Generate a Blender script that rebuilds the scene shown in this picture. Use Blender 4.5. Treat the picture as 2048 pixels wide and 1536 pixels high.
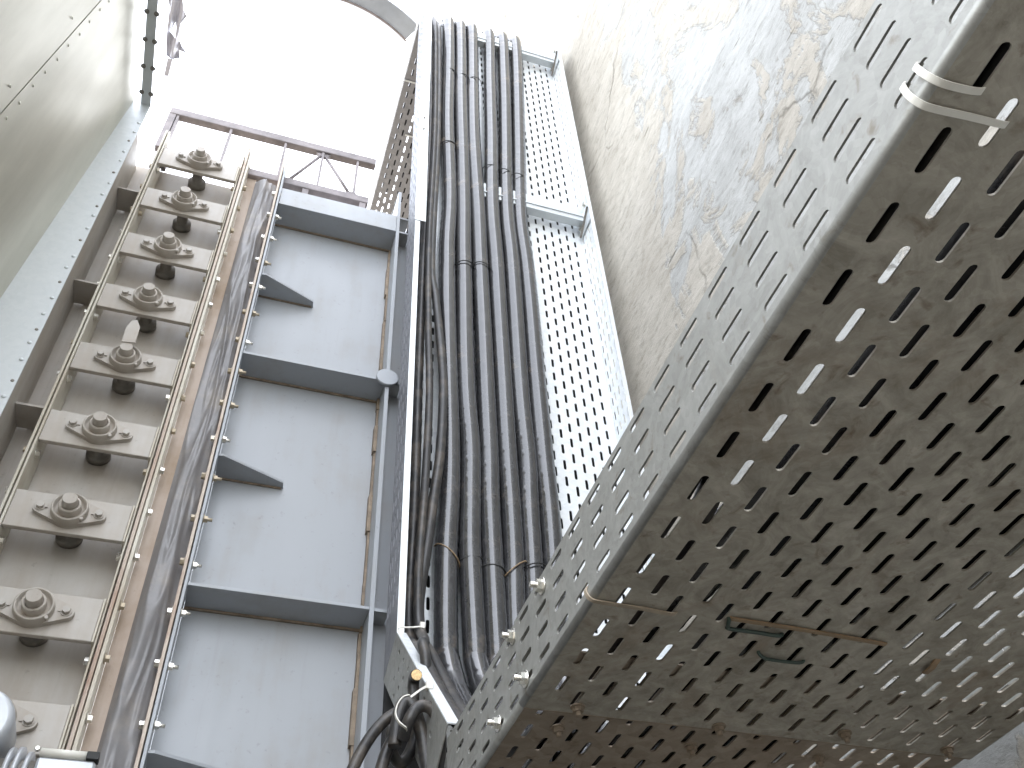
import bpy, math, random
from mathutils import Vector, Matrix, noise
random.seed(7)
for o in list(bpy.data.objects): bpy.data.objects.remove(o)
S = bpy.context.scene
COL = S.collection
H = 1.55                                  # camera height above the floor; coordinates below are relative to the eye

# ------------------------------------------------------------------ camera
cd = bpy.data.cameras.new('camera'); cam = bpy.data.objects.new('camera', cd); COL.objects.link(cam)
R = ((0.94910215, -0.31111126, -0.04914154), (0.19396873, 0.70025765, -0.68703374), (0.24815567, 0.64253328, 0.72496189))
right = Vector(R[0]).normalized(); fwd = Vector(R[2]).normalized(); up = right.cross(fwd)
cam.matrix_world = Matrix(((right.x, up.x, -fwd.x, 0), (right.y, up.y, -fwd.y, 0), (right.z, up.z, -fwd.z, H), (0, 0, 0, 1)))
cd.sensor_width = 36; cd.lens = 1883.7 / 2048 * 36; cd.clip_start = 0.02; cd.clip_end = 3000
S.camera = cam

# ------------------------------------------------------------------ sky, sun, exposure
SUN_EL, SUN_AZ = math.radians(50), math.radians(98)      # azimuth clockwise from +Y: the sun stands behind the concrete wall
w = bpy.data.worlds.new('World'); S.world = w; w.use_nodes = True
nt = w.node_tree; nt.nodes.clear()
sky = nt.nodes.new('ShaderNodeTexSky'); sky.sky_type = 'NISHITA'; sky.sun_disc = False
sky.sun_elevation = SUN_EL; sky.sun_rotation = SUN_AZ; sky.dust_density = 2.0; sky.air_density = 1.0; sky.ozone_density = 1.0
hs = nt.nodes.new('ShaderNodeHueSaturation'); hs.inputs['Saturation'].default_value = 0.25
bg = nt.nodes.new('ShaderNodeBackground'); bg.inputs['Strength'].default_value = 0.13
wo = nt.nodes.new('ShaderNodeOutputWorld')
nt.links.new(sky.outputs[0], hs.inputs['Color']); nt.links.new(hs.outputs[0], bg.inputs['Color']); nt.links.new(bg.outputs[0], wo.inputs[0])
sd = bpy.data.lights.new('sun', 'SUN'); sd.energy = 3.0; sd.angle = math.radians(0.5); sd.color = (1, .96, .9)
so = bpy.data.objects.new('sun', sd); COL.objects.link(so)
sdir = Vector((math.sin(SUN_AZ) * math.cos(SUN_EL), math.cos(SUN_AZ) * math.cos(SUN_EL), math.sin(SUN_EL)))
so.rotation_euler = sdir.to_track_quat('Z', 'Y').to_euler()
so.location = (0, 0, 12)
S.view_settings.view_transform = 'Standard'; S.view_settings.look = 'None'; S.view_settings.gamma = 1
S.view_settings.use_curve_mapping = False; S.view_settings.exposure = 3.65

# ------------------------------------------------------------------ materials
class NT:
    def __init__(s, name):
        s.m = bpy.data.materials.new(name); s.m.use_nodes = True; s.t = s.m.node_tree; s.b = s.t.nodes['Principled BSDF']
        s.co = s.t.nodes.new('ShaderNodeTexCoord').outputs['Object']
    def n(s, t, **k):
        x = s.t.nodes.new(t)
        for a, v in k.items(): setattr(x, a, v)
        return x
    def map(s, scale=(1, 1, 1), rot=(0, 0, 0)):
        x = s.n('ShaderNodeMapping'); x.inputs['Scale'].default_value = scale; x.inputs['Rotation'].default_value = rot
        s.t.links.new(s.co, x.inputs['Vector']); return x.outputs[0]
    def noise(s, scale, detail=4, rough=.6, vec=None, dist=0):
        x = s.n('ShaderNodeTexNoise'); x.inputs['Scale'].default_value = scale; x.inputs['Detail'].default_value = detail
        x.inputs['Roughness'].default_value = rough; x.inputs['Distortion'].default_value = dist
        s.t.links.new(vec if vec is not None else s.co, x.inputs['Vector']); return x.outputs['Fac']
    def voro(s, scale, vec=None):
        x = s.n('ShaderNodeTexVoronoi'); x.inputs['Scale'].default_value = scale
        s.t.links.new(vec if vec is not None else s.co, x.inputs['Vector']); return x.outputs['Color']
    def ramp(s, f, stops):
        x = s.n('ShaderNodeValToRGB'); r = x.color_ramp
        while len(r.elements) < len(stops): r.elements.new(.5)
        for e, (p, c) in zip(r.elements, stops):
            e.position = p; e.color = tuple(c) + (1,) if not isinstance(c, (int, float)) else (c, c, c, 1)
        s.t.links.new(f, x.inputs[0]); return x.outputs[0]
    def mix(s, f, a, b, mode='MIX'):
        x = s.n('ShaderNodeMix', data_type='RGBA', blend_type=mode)
        for i, v in ((0, f), (6, a), (7, b)):
            if isinstance(v, (int, float)): x.inputs[i].default_value = v
            elif isinstance(v, tuple): x.inputs[i].default_value = v + (1,)
            else: s.t.links.new(v, x.inputs[i])
        return x.outputs[2]
    def math(s, op, a, b=0.0):
        x = s.n('ShaderNodeMath', operation=op)
        for i, v in ((0, a), (1, b)):
            if isinstance(v, (int, float)): x.inputs[i].default_value = v
            else: s.t.links.new(v, x.inputs[i])
        return x.outputs[0]
    def set(s, **k):
        for a, v in k.items():
            i = s.b.inputs[a.replace('_', ' ')]
            if isinstance(v, (int, float)): i.default_value = v
            elif isinstance(v, tuple): i.default_value = v + (1,)
            else: s.t.links.new(v, i)
        return s
    def bump(s, f, strength=.3, dist=.002):
        x = s.n('ShaderNodeBump'); x.inputs['Strength'].default_value = strength; x.inputs['Distance'].default_value = dist
        s.t.links.new(f, x.inputs['Height']); s.t.links.new(x.outputs[0], s.b.inputs['Normal']); return s

MAT = {}
def simple(name, col, rough=.5, metal=0.0, var=.25, scale=30, bump=.1, spec=.5, dirt=None, dirtamt=(.5, .75), dscale=9):
    s = NT(name); f = s.noise(scale, 5)
    c = s.mix(s.ramp(f, [(.3, 0.), (.7, 1.)]), tuple(x * (1 - var) for x in col), tuple(min(1, x * (1 + var)) for x in col))
    if dirt: c = s.mix(s.ramp(s.noise(dscale, 6, .65), [(dirtamt[0], 0.), (dirtamt[1], 1.)]), c, dirt)
    s.set(Base_Color=c, Metallic=metal, Roughness=s.ramp(s.noise(scale * .5, 4), [(.3, max(0.05, rough - .08)), (.7, min(1, rough + .08))]))
    s.b.inputs['Specular IOR Level'].default_value = spec
    s.bump(f, bump, .001); MAT[name] = s.m; return s.m

def galv(name, base, dark, metal, rough, stain=None, st=(.55, .8), spangle=70, sw=.45):
    s = NT(name)
    v = s.voro(spangle); sep = s.n('ShaderNodeSeparateColor'); s.t.links.new(v, sep.inputs[0])
    sp = s.math('MULTIPLY', sep.outputs[0], .55); nz = s.noise(16, 8, .72, dist=1.6)
    f = s.math('ADD', s.math('MULTIPLY', sp, sw), s.math('MULTIPLY', nz, 1.0 - sw * .5))
    c = s.mix(s.ramp(f, [(.3, 0.), (.72, 1.)]), dark, base)
    if stain:
        c = s.mix(s.ramp(s.noise(7, 8, .7, dist=.8), [(st[0], 0.), (st[1], .8)]), c, stain)
        c = s.mix(s.ramp(s.noise(46, 5, .6, dist=.5), [(.60, 0.), (.74, .75)]), c, tuple(x * .7 for x in stain))
    s.set(Base_Color=c, Metallic=metal, Roughness=s.ramp(f, [(.25, rough + .1), (.75, rough - .08)]))
    s.bump(nz, .08, .001); MAT[name] = s.m
galv('zinc_new', (.80, .82, .83), (.66, .69, .71), .35, .42)
galv('zinc_old', (.42, .42, .40), (.28, .28, .26), .45, .48, (.30, .26, .20), (.60, .82), 120, .25)
galv('zinc_under', (.48, .445, .38), (.23, .21, .17), .3, .55, (.22, .155, .10), (.54, .78), 120, .15)
galv('zinc_shade', (.285, .29, .315), (.20, .205, .225), .35, .5, None, None, 120, .2)  # darker zinc copy: shade put into colour for left flange, upper tray underside
galv('zinc_section', (.36, .30, .235), (.24, .195, .15), .35, .55, (.20, .13, .08), (.52, .8), 55)
galv('zinc_strip', (.60, .63, .65), (.555, .59, .61), .4, .42, None, None, 90)
def hopper_mat():
    s = NT('brushed_sheet')
    n1 = s.noise(5, 6, .6, s.map((1.4, 1.4, .35))); n2 = s.noise(160, 3, .6)
    c = s.mix(s.ramp(n1, [(.3, 0.), (.7, 1.)]), (.45, .435, .36), (.585, .565, .475))
    s.set(Base_Color=c, Metallic=.55, Roughness=s.ramp(n1, [(.3, .46), (.7, .38)])); s.bump(s.math('ADD', n1, s.math('MULTIPLY', n2, .04)), .05, .01)
    MAT['brushed_sheet'] = s.m
hopper_mat()
def paint(name, col, dust, d0, d1, rough):
    s = NT(name); oi = s.n('ShaderNodeObjectInfo').outputs['Random']; n1 = s.noise(6, 7, .65); n2 = s.noise(70, 4, .6); n3 = s.noise(7, 5, .6, s.map((4, 4, .45)))
    f = s.math('ADD', s.math('MULTIPLY', n1, .6), s.math('MULTIPLY', n3, .4))
    c = s.mix(s.ramp(f, [(d0, 0.), (d1, 1.)]), col, dust)
    c = s.mix(s.ramp(n2, [(.64, 0.), (.78, .45)]), c, tuple(x * .55 for x in dust))
    run = s.noise(13, 4, .6, s.map((3.0, 3.0, .16)))
    c = s.mix(s.ramp(run, [(.60, 0.), (.80, .22)]), c, tuple(x * .62 for x in dust))
    c = s.mix(s.math('MULTIPLY', oi, .22), c, tuple(x * .6 for x in dust))
    s.set(Base_Color=c, Roughness=s.ramp(f, [(.35, rough), (.65, rough + .22)])); s.bump(s.math('ADD', n1, s.math('MULTIPLY', n2, .1)), .06, .004); MAT[name] = s.m
paint('paint_warm', (.47, .445, .41), (.38, .32, .26), .42, .72, .36)
paint('paint_cool', (.36, .382, .412), (.33, .32, .30), .5, .80, .27)  # same grey paint as above; sky reflection put into the tint, less dust
paint('paint_edge', (.62, .59, .51), (.44, .37, .28), .45, .7, .5)
paint('paint_rust', (.58, .50, .43), (.30, .16, .10), .52, .70, .6)
paint('paint_brown', (.45, .37, .31), (.33, .25, .18), .45, .65, .55)
simple('weld_brown', (.25, .20, .15), .7, 0, .3, 40, .3, .3)
simple('dark_steel', (.20, .185, .165), .5, .3, .3, 40)
simple('bolt_zinc', (.72, .70, .64), .26, .9, .15, 60)
simple('bolt_dull', (.42, .36, .27), .5, .5, .3, 60)
simple('rubber', (.215, .21, .215), .42, 0, .1, 12, .05, .6, (.33, .30, .27), (.5, .75))
simple('conduit', (.032, .032, .034), .15, 0, .3, 30, .02, 1.0, (.17, .135, .105), (.58, .78), 9)
simple('cable_black', (.025, .024, .024), .42, 0, .3, 40, .1, .5, (.12, .10, .08), (.48, .75), 16)
simple('nylon', (.72, .70, .64), .4, 0, .08, 20, .02)
simple('nylon_dirty', (.34, .28, .21), .5, 0, .2, 60, .02)
simple('nylon_brown', (.24, .165, .095), .5, 0, .2, 20, .02)
simple('wire_green', (.03, .05, .04), .5, 0, .2, 20, .02)
simple('copper_cut', (.75, .52, .26), .5, .2, .3, 300)
simple('black', (.012, .012, .012), .6, 0, .2)
simple('blocker_black', (.025, .025, .026), .7, 0, .2)
simple('alu_grey', (.50, .52, .55), .38, .3, .08, 25, .05)
simple('guard_steel', (.23, .205, .21), .6, .1, .3, 20)
simple('plastic_film', (.42, .43, .50), .5, 0, .15, 8)
simple('hood_sheet', (.38, .42, .48), .45, .4, .1, 8)
simple('ground_concrete', (.075, .066, .054), .9, 0, .25, 1.5, .4, .3)
def concrete():
    s = NT('plastered_concrete')
    st = s.map((2.4, 1.0, 2.4), (math.radians(10), 0, 0))
    n1 = s.noise(8, 10, .74, st, .4); n2 = s.noise(1.5, 5, .6, dist=.6); n3 = s.noise(55, 6, .7, s.map((1, .45, 1))); n4 = s.noise(3.2, 8, .68, dist=.7)
    sx = s.n('ShaderNodeSeparateXYZ'); s.t.links.new(s.co, sx.inputs[0])
    # cream plaster over grey-blue slurry, with a ragged border near Y = 1.3 and torn islands elsewhere
    e = s.math('ADD', s.math('MULTIPLY', s.math('SUBTRACT', sx.outputs[1], 1.25), 2.4), s.math('MULTIPLY', s.math('SUBTRACT', n2, .5), 2.2))
    e = s.math('ADD', e, s.math('MULTIPLY', s.math('SUBTRACT', n4, .5), .9))
    e2 = s.math('MULTIPLY', s.math('SUBTRACT', s.noise(2.6, 9, .68, dist=1.2), .56), 10.0)
    msk = s.math('MAXIMUM', s.math('MULTIPLY', e, 6.0), e2)
    m = s.ramp(s.math('ADD', msk, .5), [(.35, 0.), (.65, 1.)])
    mix1 = s.math('ADD', s.math('MULTIPLY', n1, .6), s.math('MULTIPLY', n4, .4))
    cream = s.mix(s.ramp(mix1, [(.36, 0.), (.64, 1.)]), (.37, .34, .29), (.53, .50, .445))
    blue = s.mix(s.ramp(mix1, [(.36, 0.), (.64, 1.)]), (.36, .36, .345), (.525, .53, .515))
    c = s.mix(m, blue, cream)
    rim = s.ramp(s.math('ADD', msk, .5), [(.30, 0.), (.42, .45), (.5, 0.)])
    c = s.mix(rim, c, (.20, .18, .15))
    mk = s.noise(17, 3, .55, s.map((3.4, .6, 3.4), (math.radians(-14), 0, 0)), .3)       # short dark trowel marks
    c = s.mix(s.ramp(mk, [(.69, 0.), (.74, .7)]), c, (.13, .12, .09))
    vc = s.n('ShaderNodeTexVoronoi', feature='DISTANCE_TO_EDGE'); vc.inputs['Scale'].default_value = 1.7
    wv = s.n('ShaderNodeMix', data_type='VECTOR'); wv.inputs[0].default_value = .16
    nc = s.n('ShaderNodeTexNoise'); nc.inputs['Scale'].default_value = 5; nc.inputs['Detail'].default_value = 6
    s.t.links.new(s.co, nc.inputs['Vector']); s.t.links.new(s.co, wv.inputs[4]); s.t.links.new(nc.outputs['Color'], wv.inputs[5]); s.t.links.new(wv.outputs[1], vc.inputs['Vector'])
    crack = s.math('MULTIPLY', s.ramp(vc.outputs['Distance'], [(0., 1.), (.011, 0.)]), s.ramp(s.noise(1.9, 3), [(.50, 0.), (.60, .8)]))
    c = s.mix(crack, c, (.11, .10, .08))
    c = s.mix(s.ramp(n3, [(.32, .45), (.5, 0.)]), c, (.19, .175, .145))
    s.set(Base_Color=c, Roughness=.85); s.b.inputs['Specular IOR Level'].default_value = .3
    h = s.math('ADD', s.math('ADD', s.math('MULTIPLY', n1, 1.0), s.math('MULTIPLY', n3, .5)), s.math('MULTIPLY', m, .6))
    s.bump(s.math('SUBTRACT', h, s.math('MULTIPLY', crack, .8)), .5, .007); MAT['plastered_concrete'] = s.m
concrete()

# ------------------------------------------------------------------ mesh helpers
class MB:
    def __init__(s): s.v = []; s.f = []; s.sm = []
    def add(s, vs, fs, smooth=False):
        k = len(s.v); s.v += [tuple(p) for p in vs]; s.f += [tuple(i + k for i in f) for f in fs]; s.sm += [smooth] * len(fs); return s
    def box(s, x0, x1, y0, y1, z0, z1, bev=0):
        if bev:
            b = bev; vs = []; 
            for sx in (0, 1):
                for sy in (0, 1):
                    for sz in (0, 1):
                        c = (x1 if sx else x0, y1 if sy else y0, z1 if sz else z0); d = (b if not sx else -b, b if not sy else -b, b if not sz else -b)
                        vs += [(c[0], c[1] + d[1], c[2] + d[2]), (c[0] + d[0], c[1], c[2] + d[2]), (c[0] + d[0], c[1] + d[1], c[2])]
            I = lambda a, bb, c, k: (a * 4 + bb * 2 + c) * 3 + k
            fs = []
            for a in (0, 1):
                fs += [(I(a,0,0,0), I(a,1,0,0), I(a,1,1,0), I(a,0,1,0)), (I(0,a,0,1), I(1,a,0,1), I(1,a,1,1), I(0,a,1,1)), (I(0,0,a,2), I(1,0,a,2), I(1,1,a,2), I(0,1,a,2))]
            for a in (0, 1):
                for c in (0, 1):
                    fs += [(I(a,c,0,0), I(a,c,1,0), I(a,c,1,1), I(a,c,0,1)), (I(a,0,c,0), I(a,1,c,0), I(a,1,c,2), I(a,0,c,2)), (I(0,a,c,1), I(1,a,c,1), I(1,a,c,2), I(0,a,c,2))]
            for a in (0, 1):
                for bb in (0, 1):
                    for c in (0, 1): fs.append((I(a,bb,c,0), I(a,bb,c,1), I(a,bb,c,2)))
            return s.add(vs, fs)
        vs = [(x, y, z) for x in (x0, x1) for y in (y0, y1) for z in (z0, z1)]
        return s.add(vs, [(0, 1, 3, 2), (4, 6, 7, 5), (0, 4, 5, 1), (2, 3, 7, 6), (0, 2, 6, 4), (1, 5, 7, 3)])
    def prism(s, poly, axis, a, b):
        """closed outline (2D) extruded along an axis from a to b; outline is (other axes in xyz order)"""
        def P(p, t):
            return {'x': (t, p[0], p[1]), 'y': (p[0], t, p[1]), 'z': (p[0], p[1], t)}[axis]
        n = len(poly); vs = [P(p, a) for p in poly] + [P(p, b) for p in poly]
        return s.add(vs, [tuple(range(n)), tuple(range(2 * n - 1, n - 1, -1))] + [(i, n + i, n + (i + 1) % n, (i + 1) % n) for i in range(n)])
    def lathe(s, prof, axis, c, seg=24, smooth=True, sharp=True):
        """profile = [(radius, offset along axis)] ; each step its own faces"""
        def P(r, h, k):
            a = 2 * math.pi * k / seg; u, v = r * math.cos(a), r * math.sin(a)
            return {'x': (c[0] + h, c[1] + u, c[2] + v), 'y': (c[0] + u, c[1] + h, c[2] + v), 'z': (c[0] + u, c[1] + v, c[2] + h)}[axis]
        for (r0, h0), (r1, h1) in zip(prof, prof[1:]):
            if r0 < 1e-6:
                s.add([P(0, h0, 0)] + [P(r1, h1, k) for k in range(seg)], [(0, 1 + k, 1 + (k + 1) % seg) for k in range(seg)])
            elif r1 < 1e-6:
                s.add([P(0, h1, 0)] + [P(r0, h0, k) for k in range(seg)], [(0, 1 + k, 1 + (k + 1) % seg) for k in range(seg)])
            else:
                s.add([P(r0, h0, k) for k in range(seg)] + [P(r1, h1, k) for k in range(seg)],
                      [(k, (k + 1) % seg, seg + (k + 1) % seg, seg + k) for k in range(seg)], smooth)
        return s
    def tube(s, pts, rad, seg=12, caps=True):
        pts = [Vector(p) for p in pts]; n = len(pts); rads = rad if isinstance(rad, list) else [rad] * n
        T = [(pts[min(i + 1, n - 1)] - pts[max(i - 1, 0)]).normalized() for i in range(n)]
        ref = Vector((1, 0, 0)) if abs(T[0].x) < .8 else Vector((0, 0, 1)); nrm = (ref - T[0] * ref.dot(T[0])).normalized(); vs = []
        for i in range(n):
            nrm = (nrm - T[i] * nrm.dot(T[i])).normalized(); b = T[i].cross(nrm)
            vs += [pts[i] + (nrm * math.cos(2 * math.pi * k / seg) + b * math.sin(2 * math.pi * k / seg)) * rads[i] for k in range(seg)]
        fs = [(i * seg + k, i * seg + (k + 1) % seg, (i + 1) * seg + (k + 1) % seg, (i + 1) * seg + k) for i in range(n - 1) for k in range(seg)]
        s.add(vs, fs, True)
        if caps:
            s.add(vs[:seg], [tuple(range(seg))[::-1]]); s.add(vs[-seg:], [tuple(range(seg))])
        return s
    def strap(s, pts, side, wid, th):
        """flat band through pts; side = width direction"""
        pts = [Vector(p) for p in pts]; side = Vector(side).normalized(); n = len(pts); vs = []
        for i in range(n):
            t = (pts[min(i + 1, n - 1)] - pts[max(i - 1, 0)]).normalized(); nn = t.cross(side).normalized()
            vs += [pts[i] + side * a * wid / 2 + nn * b * th / 2 for a, b in ((-1, -1), (1, -1), (1, 1), (-1, 1))]
        fs = [(i * 4 + k, i * 4 + (k + 1) % 4, i * 4 + 4 + (k + 1) % 4, i * 4 + 4 + k) for i in range(n - 1) for k in range(4)] + [(0, 1, 2, 3), (n * 4 - 1, n * 4 - 2, n * 4 - 3, n * 4 - 4)]
        return s.add(vs, fs)
    def perf(s, P, u0, u1, v0, v1, cols, pitch, phase, length, width, t, stag=True, skip=None, seg=3):
        """perforated sheet; slots run along v. P(u,v,w) -> point, w in 0..t"""
        vs = []; fs = []
        def V(u, v, w): vs.append(P(u, v, w)); return len(vs) - 1
        def quad(a, b, c, d):
            for w in (0, t):
                fs.append(tuple(V(a_, b_, w) for a_, b_ in ((a, c), (b, c), (b, d), (a, d))))
        cols = sorted(cols); ed = [u0] + [(a + b) / 2 for a, b in zip(cols, cols[1:])] + [u1]
        ed[0] = u0; m0 = cols[0] - (ed[1] - cols[0]) if len(cols) > 1 else u0
        m1 = cols[-1] + (cols[-1] - ed[-2]) if len(cols) > 1 else u1
        if m0 > u0 + 1e-4: quad(u0, m0, v0, v1); ed[0] = m0
        if m1 < u1 - 1e-4: quad(m1, u1, v0, v1); ed[-1] = m1
        r = width / 2; hl = length / 2 - r
        for ci, uc in enumerate(cols):
            a, b = ed[ci], ed[ci + 1]; off = phase + (pitch / 2 if (stag and ci % 2) else 0)
            k = math.ceil((v0 + length / 2 + .004 - off) / pitch); last = v0
            while off + k * pitch + length / 2 + .004 <= v1:
                vc = off + k * pitch; k += 1
                if skip and skip(uc, vc): continue
                c, d = vc - pitch / 2, vc + pitch / 2
                c = max(c, v0); d = min(d, v1)
                if c > last + 1e-5: quad(a, b, last, c)
                c = max(c, last); last = d
                top = [(uc - r * math.cos(math.pi * j / seg), vc + hl + r * math.sin(math.pi * j / seg)) for j in range(seg + 1)]
                bot = [(uc + r * math.cos(math.pi * j / seg), vc - hl - r * math.sin(math.pi * j / seg)) for j in range(seg + 1)]
                ring = top + bot
                for w_ in (0, t):
                    TL, TR, BR, BL = V(a, d, w_), V(b, d, w_), V(b, c, w_), V(a, c, w_)
                    q = [V(x, y, w_) for x, y in ring]; n = seg + 1
                    fs.append((TL, q[0], q[1])); fs.append((TR, q[n - 2], q[n - 1])); fs.append(tuple([TL] + q[1:n - 1] + [TR]))
                    fs.append((BR, q[n], q[n + 1])); fs.append((BL, q[2 * n - 2], q[2 * n - 1])); fs.append(tuple([BR] + q[n + 1:2 * n - 1] + [BL]))
                    fs.append((TL, BL, q[2 * n - 1], q[0])); fs.append((TR, q[n - 1], q[n], BR))
                for j in range(len(ring)):
                    (x, y), (x2, y2) = ring[j], ring[(j + 1) % len(ring)]
                    fs.append((V(x, y, 0), V(x2, y2, 0), V(x2, y2, t), V(x, y, t)))
            if last < v1 - 1e-5: quad(a, b, last, v1)
        for (a, b), (c, d) in (((u0, v0), (u1, v0)), ((u1, v0), (u1, v1)), ((u1, v1), (u0, v1)), ((u0, v1), (u0, v0))):
            fs.append((V(a, b, 0), V(c, d, 0), V(c, d, t), V(a, b, t)))
        return s.add(vs, fs)
    def mesh(s, name, m, base=(0, 0, 0)):
        me = bpy.data.meshes.new(name); me.from_pydata([(p[0] - base[0], p[1] - base[1], p[2] - base[2]) for p in s.v], [], s.f)
        me.polygons.foreach_set('use_smooth', s.sm); me.materials.append(MAT[m])
        import bmesh
        bm = bmesh.new(); bm.from_mesh(me); bmesh.ops.remove_doubles(bm, verts=bm.verts, dist=1e-6); bmesh.ops.recalc_face_normals(bm, faces=bm.faces); bm.to_mesh(me); bm.free()
        return me
def tag(o, label=None, cat=None, group=None, kind=None):
    for k, v in (('label', label), ('category', cat), ('group', group), ('kind', kind)):
        if v: o[k] = v
    return o
def thing(name, base, label, cat, group=None):
    o = bpy.data.objects.new(name, None); COL.objects.link(o); o.location = (base[0], base[1], base[2] + H); o.empty_display_size = .05
    o['_b'] = base; return tag(o, label, cat, group)
def part(name, mb, m, t, parent=None):
    b = t['_b']; o = bpy.data.objects.new(name, mb.mesh(name, m, b)); COL.objects.link(o); o.parent = parent or t; return o
def solo(name, mb, m, label=None, cat=None, group=None, kind=None, base=None):
    base = base or mb.v[0]; o = bpy.data.objects.new(name, mb.mesh(name, m, base)); COL.objects.link(o); o.location = (base[0], base[1], base[2] + H)
    return tag(o, label, cat, group, kind)
def inst(name, me, loc, t, parent=None, rot=None, off=(0, 0, 0)):
    """one more object sharing mesh data, placed at eye-relative loc under thing t"""
    b = t['_b']; o = bpy.data.objects.new(name, me); COL.objects.link(o); o.parent = parent or t
    o.location = (loc[0] - b[0] - off[0], loc[1] - b[1] - off[1], loc[2] - b[2] - off[2])
    if rot: o.rotation_euler = rot
    return o
def hexbolt(axis, r=.0075, h=.008, stud=0.0, washer=True):
    """hexagon head at the origin pointing along +axis, with washer and an optional threaded stud"""
    m = MB()
    if washer: m.lathe([(0, 0), (r * 1.35, 0), (r * 1.35, .0018), (0, .0018)], axis, (0, 0, 0), 14)
    hx = [(r * math.cos(math.pi * k / 3 + .3), r * math.sin(math.pi * k / 3 + .3)) for k in range(6)]
    m.prism(hx, axis, .0018, h)
    if stud: m.lathe([(r * .5, h), (r * .5, h + stud), (0, h + stud)], axis, (0, 0, 0), 10)
    return m
def spline(pts, n=8):
    pts = [Vector(p) for p in pts]; out = []
    for i in range(len(pts) - 1):
        p0 = pts[max(i - 1, 0)]; p1 = pts[i]; p2 = pts[i + 1]; p3 = pts[min(i + 2, len(pts) - 1)]
        for k in range(n):
            t = k / n; out.append(.5 * ((2 * p1) + (p2 - p0) * t + (2 * p0 - 5 * p1 + 4 * p2 - p3) * t * t + (3 * p1 - p0 - 3 * p2 + p3) * t ** 3))
    return out + [pts[-1]]
FLOOR = -H

# ------------------------------------------------------------------ ground
g = MB().add([(-400, -400, FLOOR), (400, -400, FLOOR), (400, 400, FLOOR), (-400, 400, FLOOR)], [(0, 1, 2, 3)])
solo('ground', g, 'ground_concrete', kind='structure', base=(0, 0, FLOOR))

# ------------------------------------------------------------------ concrete wall on the right
WX = 1.0
wb = MB(); ny, nz = 88, 60; y0, y1, z0, z1 = -9.0, 2.43, FLOOR, 7.6
gv = []
for i in range(ny + 1):
    for j in range(nz + 1):
        y = y0 + (y1 - y0) * i / ny; z = z0 + (z1 - z0) * j / nz
        dx = .010 * noise.noise(Vector((y * 1.7, z * 1.7, 3))) + .004 * noise.noise(Vector((y * 6, z * 6, 9)))
        if z > 2.4 and y > 2.2: dx += 0
        gv.append((WX + .012 + dx, y, z))
wb.add(gv, [(i * (nz + 1) + j, (i + 1) * (nz + 1) + j, (i + 1) * (nz + 1) + j + 1, i * (nz + 1) + j + 1) for i in range(ny) for j in range(nz)], True)
wb.box(WX + .03, WX + .38, y0, y1, z0, z1)
solo('concrete_wall', wb, 'plastered_concrete', 'tall rough plastered concrete wall with cream and grey patches along the right side', 'wall', base=(WX, 0, FLOOR))

# ------------------------------------------------------------------ machine: bays, ribs, bolted rails, bearings
YM, YB = 1.72, 1.805
mc = thing('screen_machine', (-.1, 1.8, FLOOR), 'grey painted steel machine housing with a column of shaft bearings and ribbed panels', 'machine')
part('back_plate', MB().box(-.53, -.452, YB, YB + .01, FLOOR, 2.70), 'paint_warm', mc)
part('back_plate', MB().box(-.4515, -.2125, YB, YB + .01, FLOOR, 2.70), 'paint_warm', mc)
part('bay_panel', MB().box(-.0724, .3025, YB, YB + .01, FLOOR, 2.65), 'paint_cool', mc)
part('bay_panel', MB().box(.3135, .40, YB - .03, YB + .01, FLOOR, 2.61), 'paint_cool', mc)
part('brown_strip', MB().box(-.1865, -.1585, 1.768, 1.774, FLOOR, 2.745), 'paint_brown', mc)
part('side_wall', MB().box(-.529, -.521, 1.625, YB, FLOOR, 2.68), 'paint_warm', mc)
part('wear_bar', MB().box(-.497, -.481, YB - .006, YB - .0005, FLOOR, 2.66), 'paint_warm', mc)
for z in (2.446, 2.003, 1.55, 1.10):
    part('gusset', MB().box(-.5205, -.4605, YM, YB - .0065, z - .006, z), 'paint_warm', mc)
for x0, x1, mm, ya in ((-.4600, -.4545, 'paint_edge', 1.712), (-.4515, -.4465, 'paint_edge', 1.714)):
    part('rail_flange', MB().box(x0, x1, ya, YB - .001, FLOOR, 2.80, .0008), mm, mc)
for x0, x1, mm, ya in ((-.2125, -.2085, 'paint_edge', 1.726), (-.2035, -.1965, 'paint_rust', 1.712), (-.1945, -.1875, 'paint_edge', 1.714)):
    part('rail_flange', MB().box(x0, x1, ya, YB - .001, FLOOR, 2.815, .0008), mm, mc)
for x0, x1, mm, ya in ((-.0880, -.0815, 'paint_rust', 1.712), (-.0790, -.0725, 'paint_cool', 1.715)):
    part('rail_flange', MB().box(x0, x1, ya, YB - .001, FLOOR, 2.81, .0008), mm, mc)
# grey crumpled skirt between the rails
sk = MB(); nu, nv = 26, 420; sv = []
for j in range(nv + 1):
    z = FLOOR + (2.70 - FLOOR) * j / nv
    for i in range(nu + 1):
        u = i / nu; x = -.1580 + u * .0695
        e = math.sin(math.pi * u) ** .7
        a = noise.noise(Vector((u * 1.3 + z * .8, z * 1.7 - u * .9, 1.3)))
        b = 1 - abs(noise.noise(Vector((u * 1.5 - z * .5, z * 1.9 + u * 1.5, 7.7)))) * 2.6
        c = noise.noise(Vector((u * 2 + z * 1.5, z * 5, 4.2)))
        y = 1.762 - e * (.014 + .018 * a + .013 * max(b, 0) ** 1.5 + .004 * c)
        q = noise.noise(Vector((u * 2.6 + z * 2.4, z * 3.4 - u * 3.0, 11.1))); y -= e * .007 * max(0, 1 - abs(q) * 2.6) ** 2
        sv.append((x, y, z))
sk.add(sv, [(j * (nu + 1) + i, j * (nu + 1) + i + 1, (j + 1) * (nu + 1) + i + 1, (j + 1) * (nu + 1) + i) for j in range(nv) for i in range(nu)], True)
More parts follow.
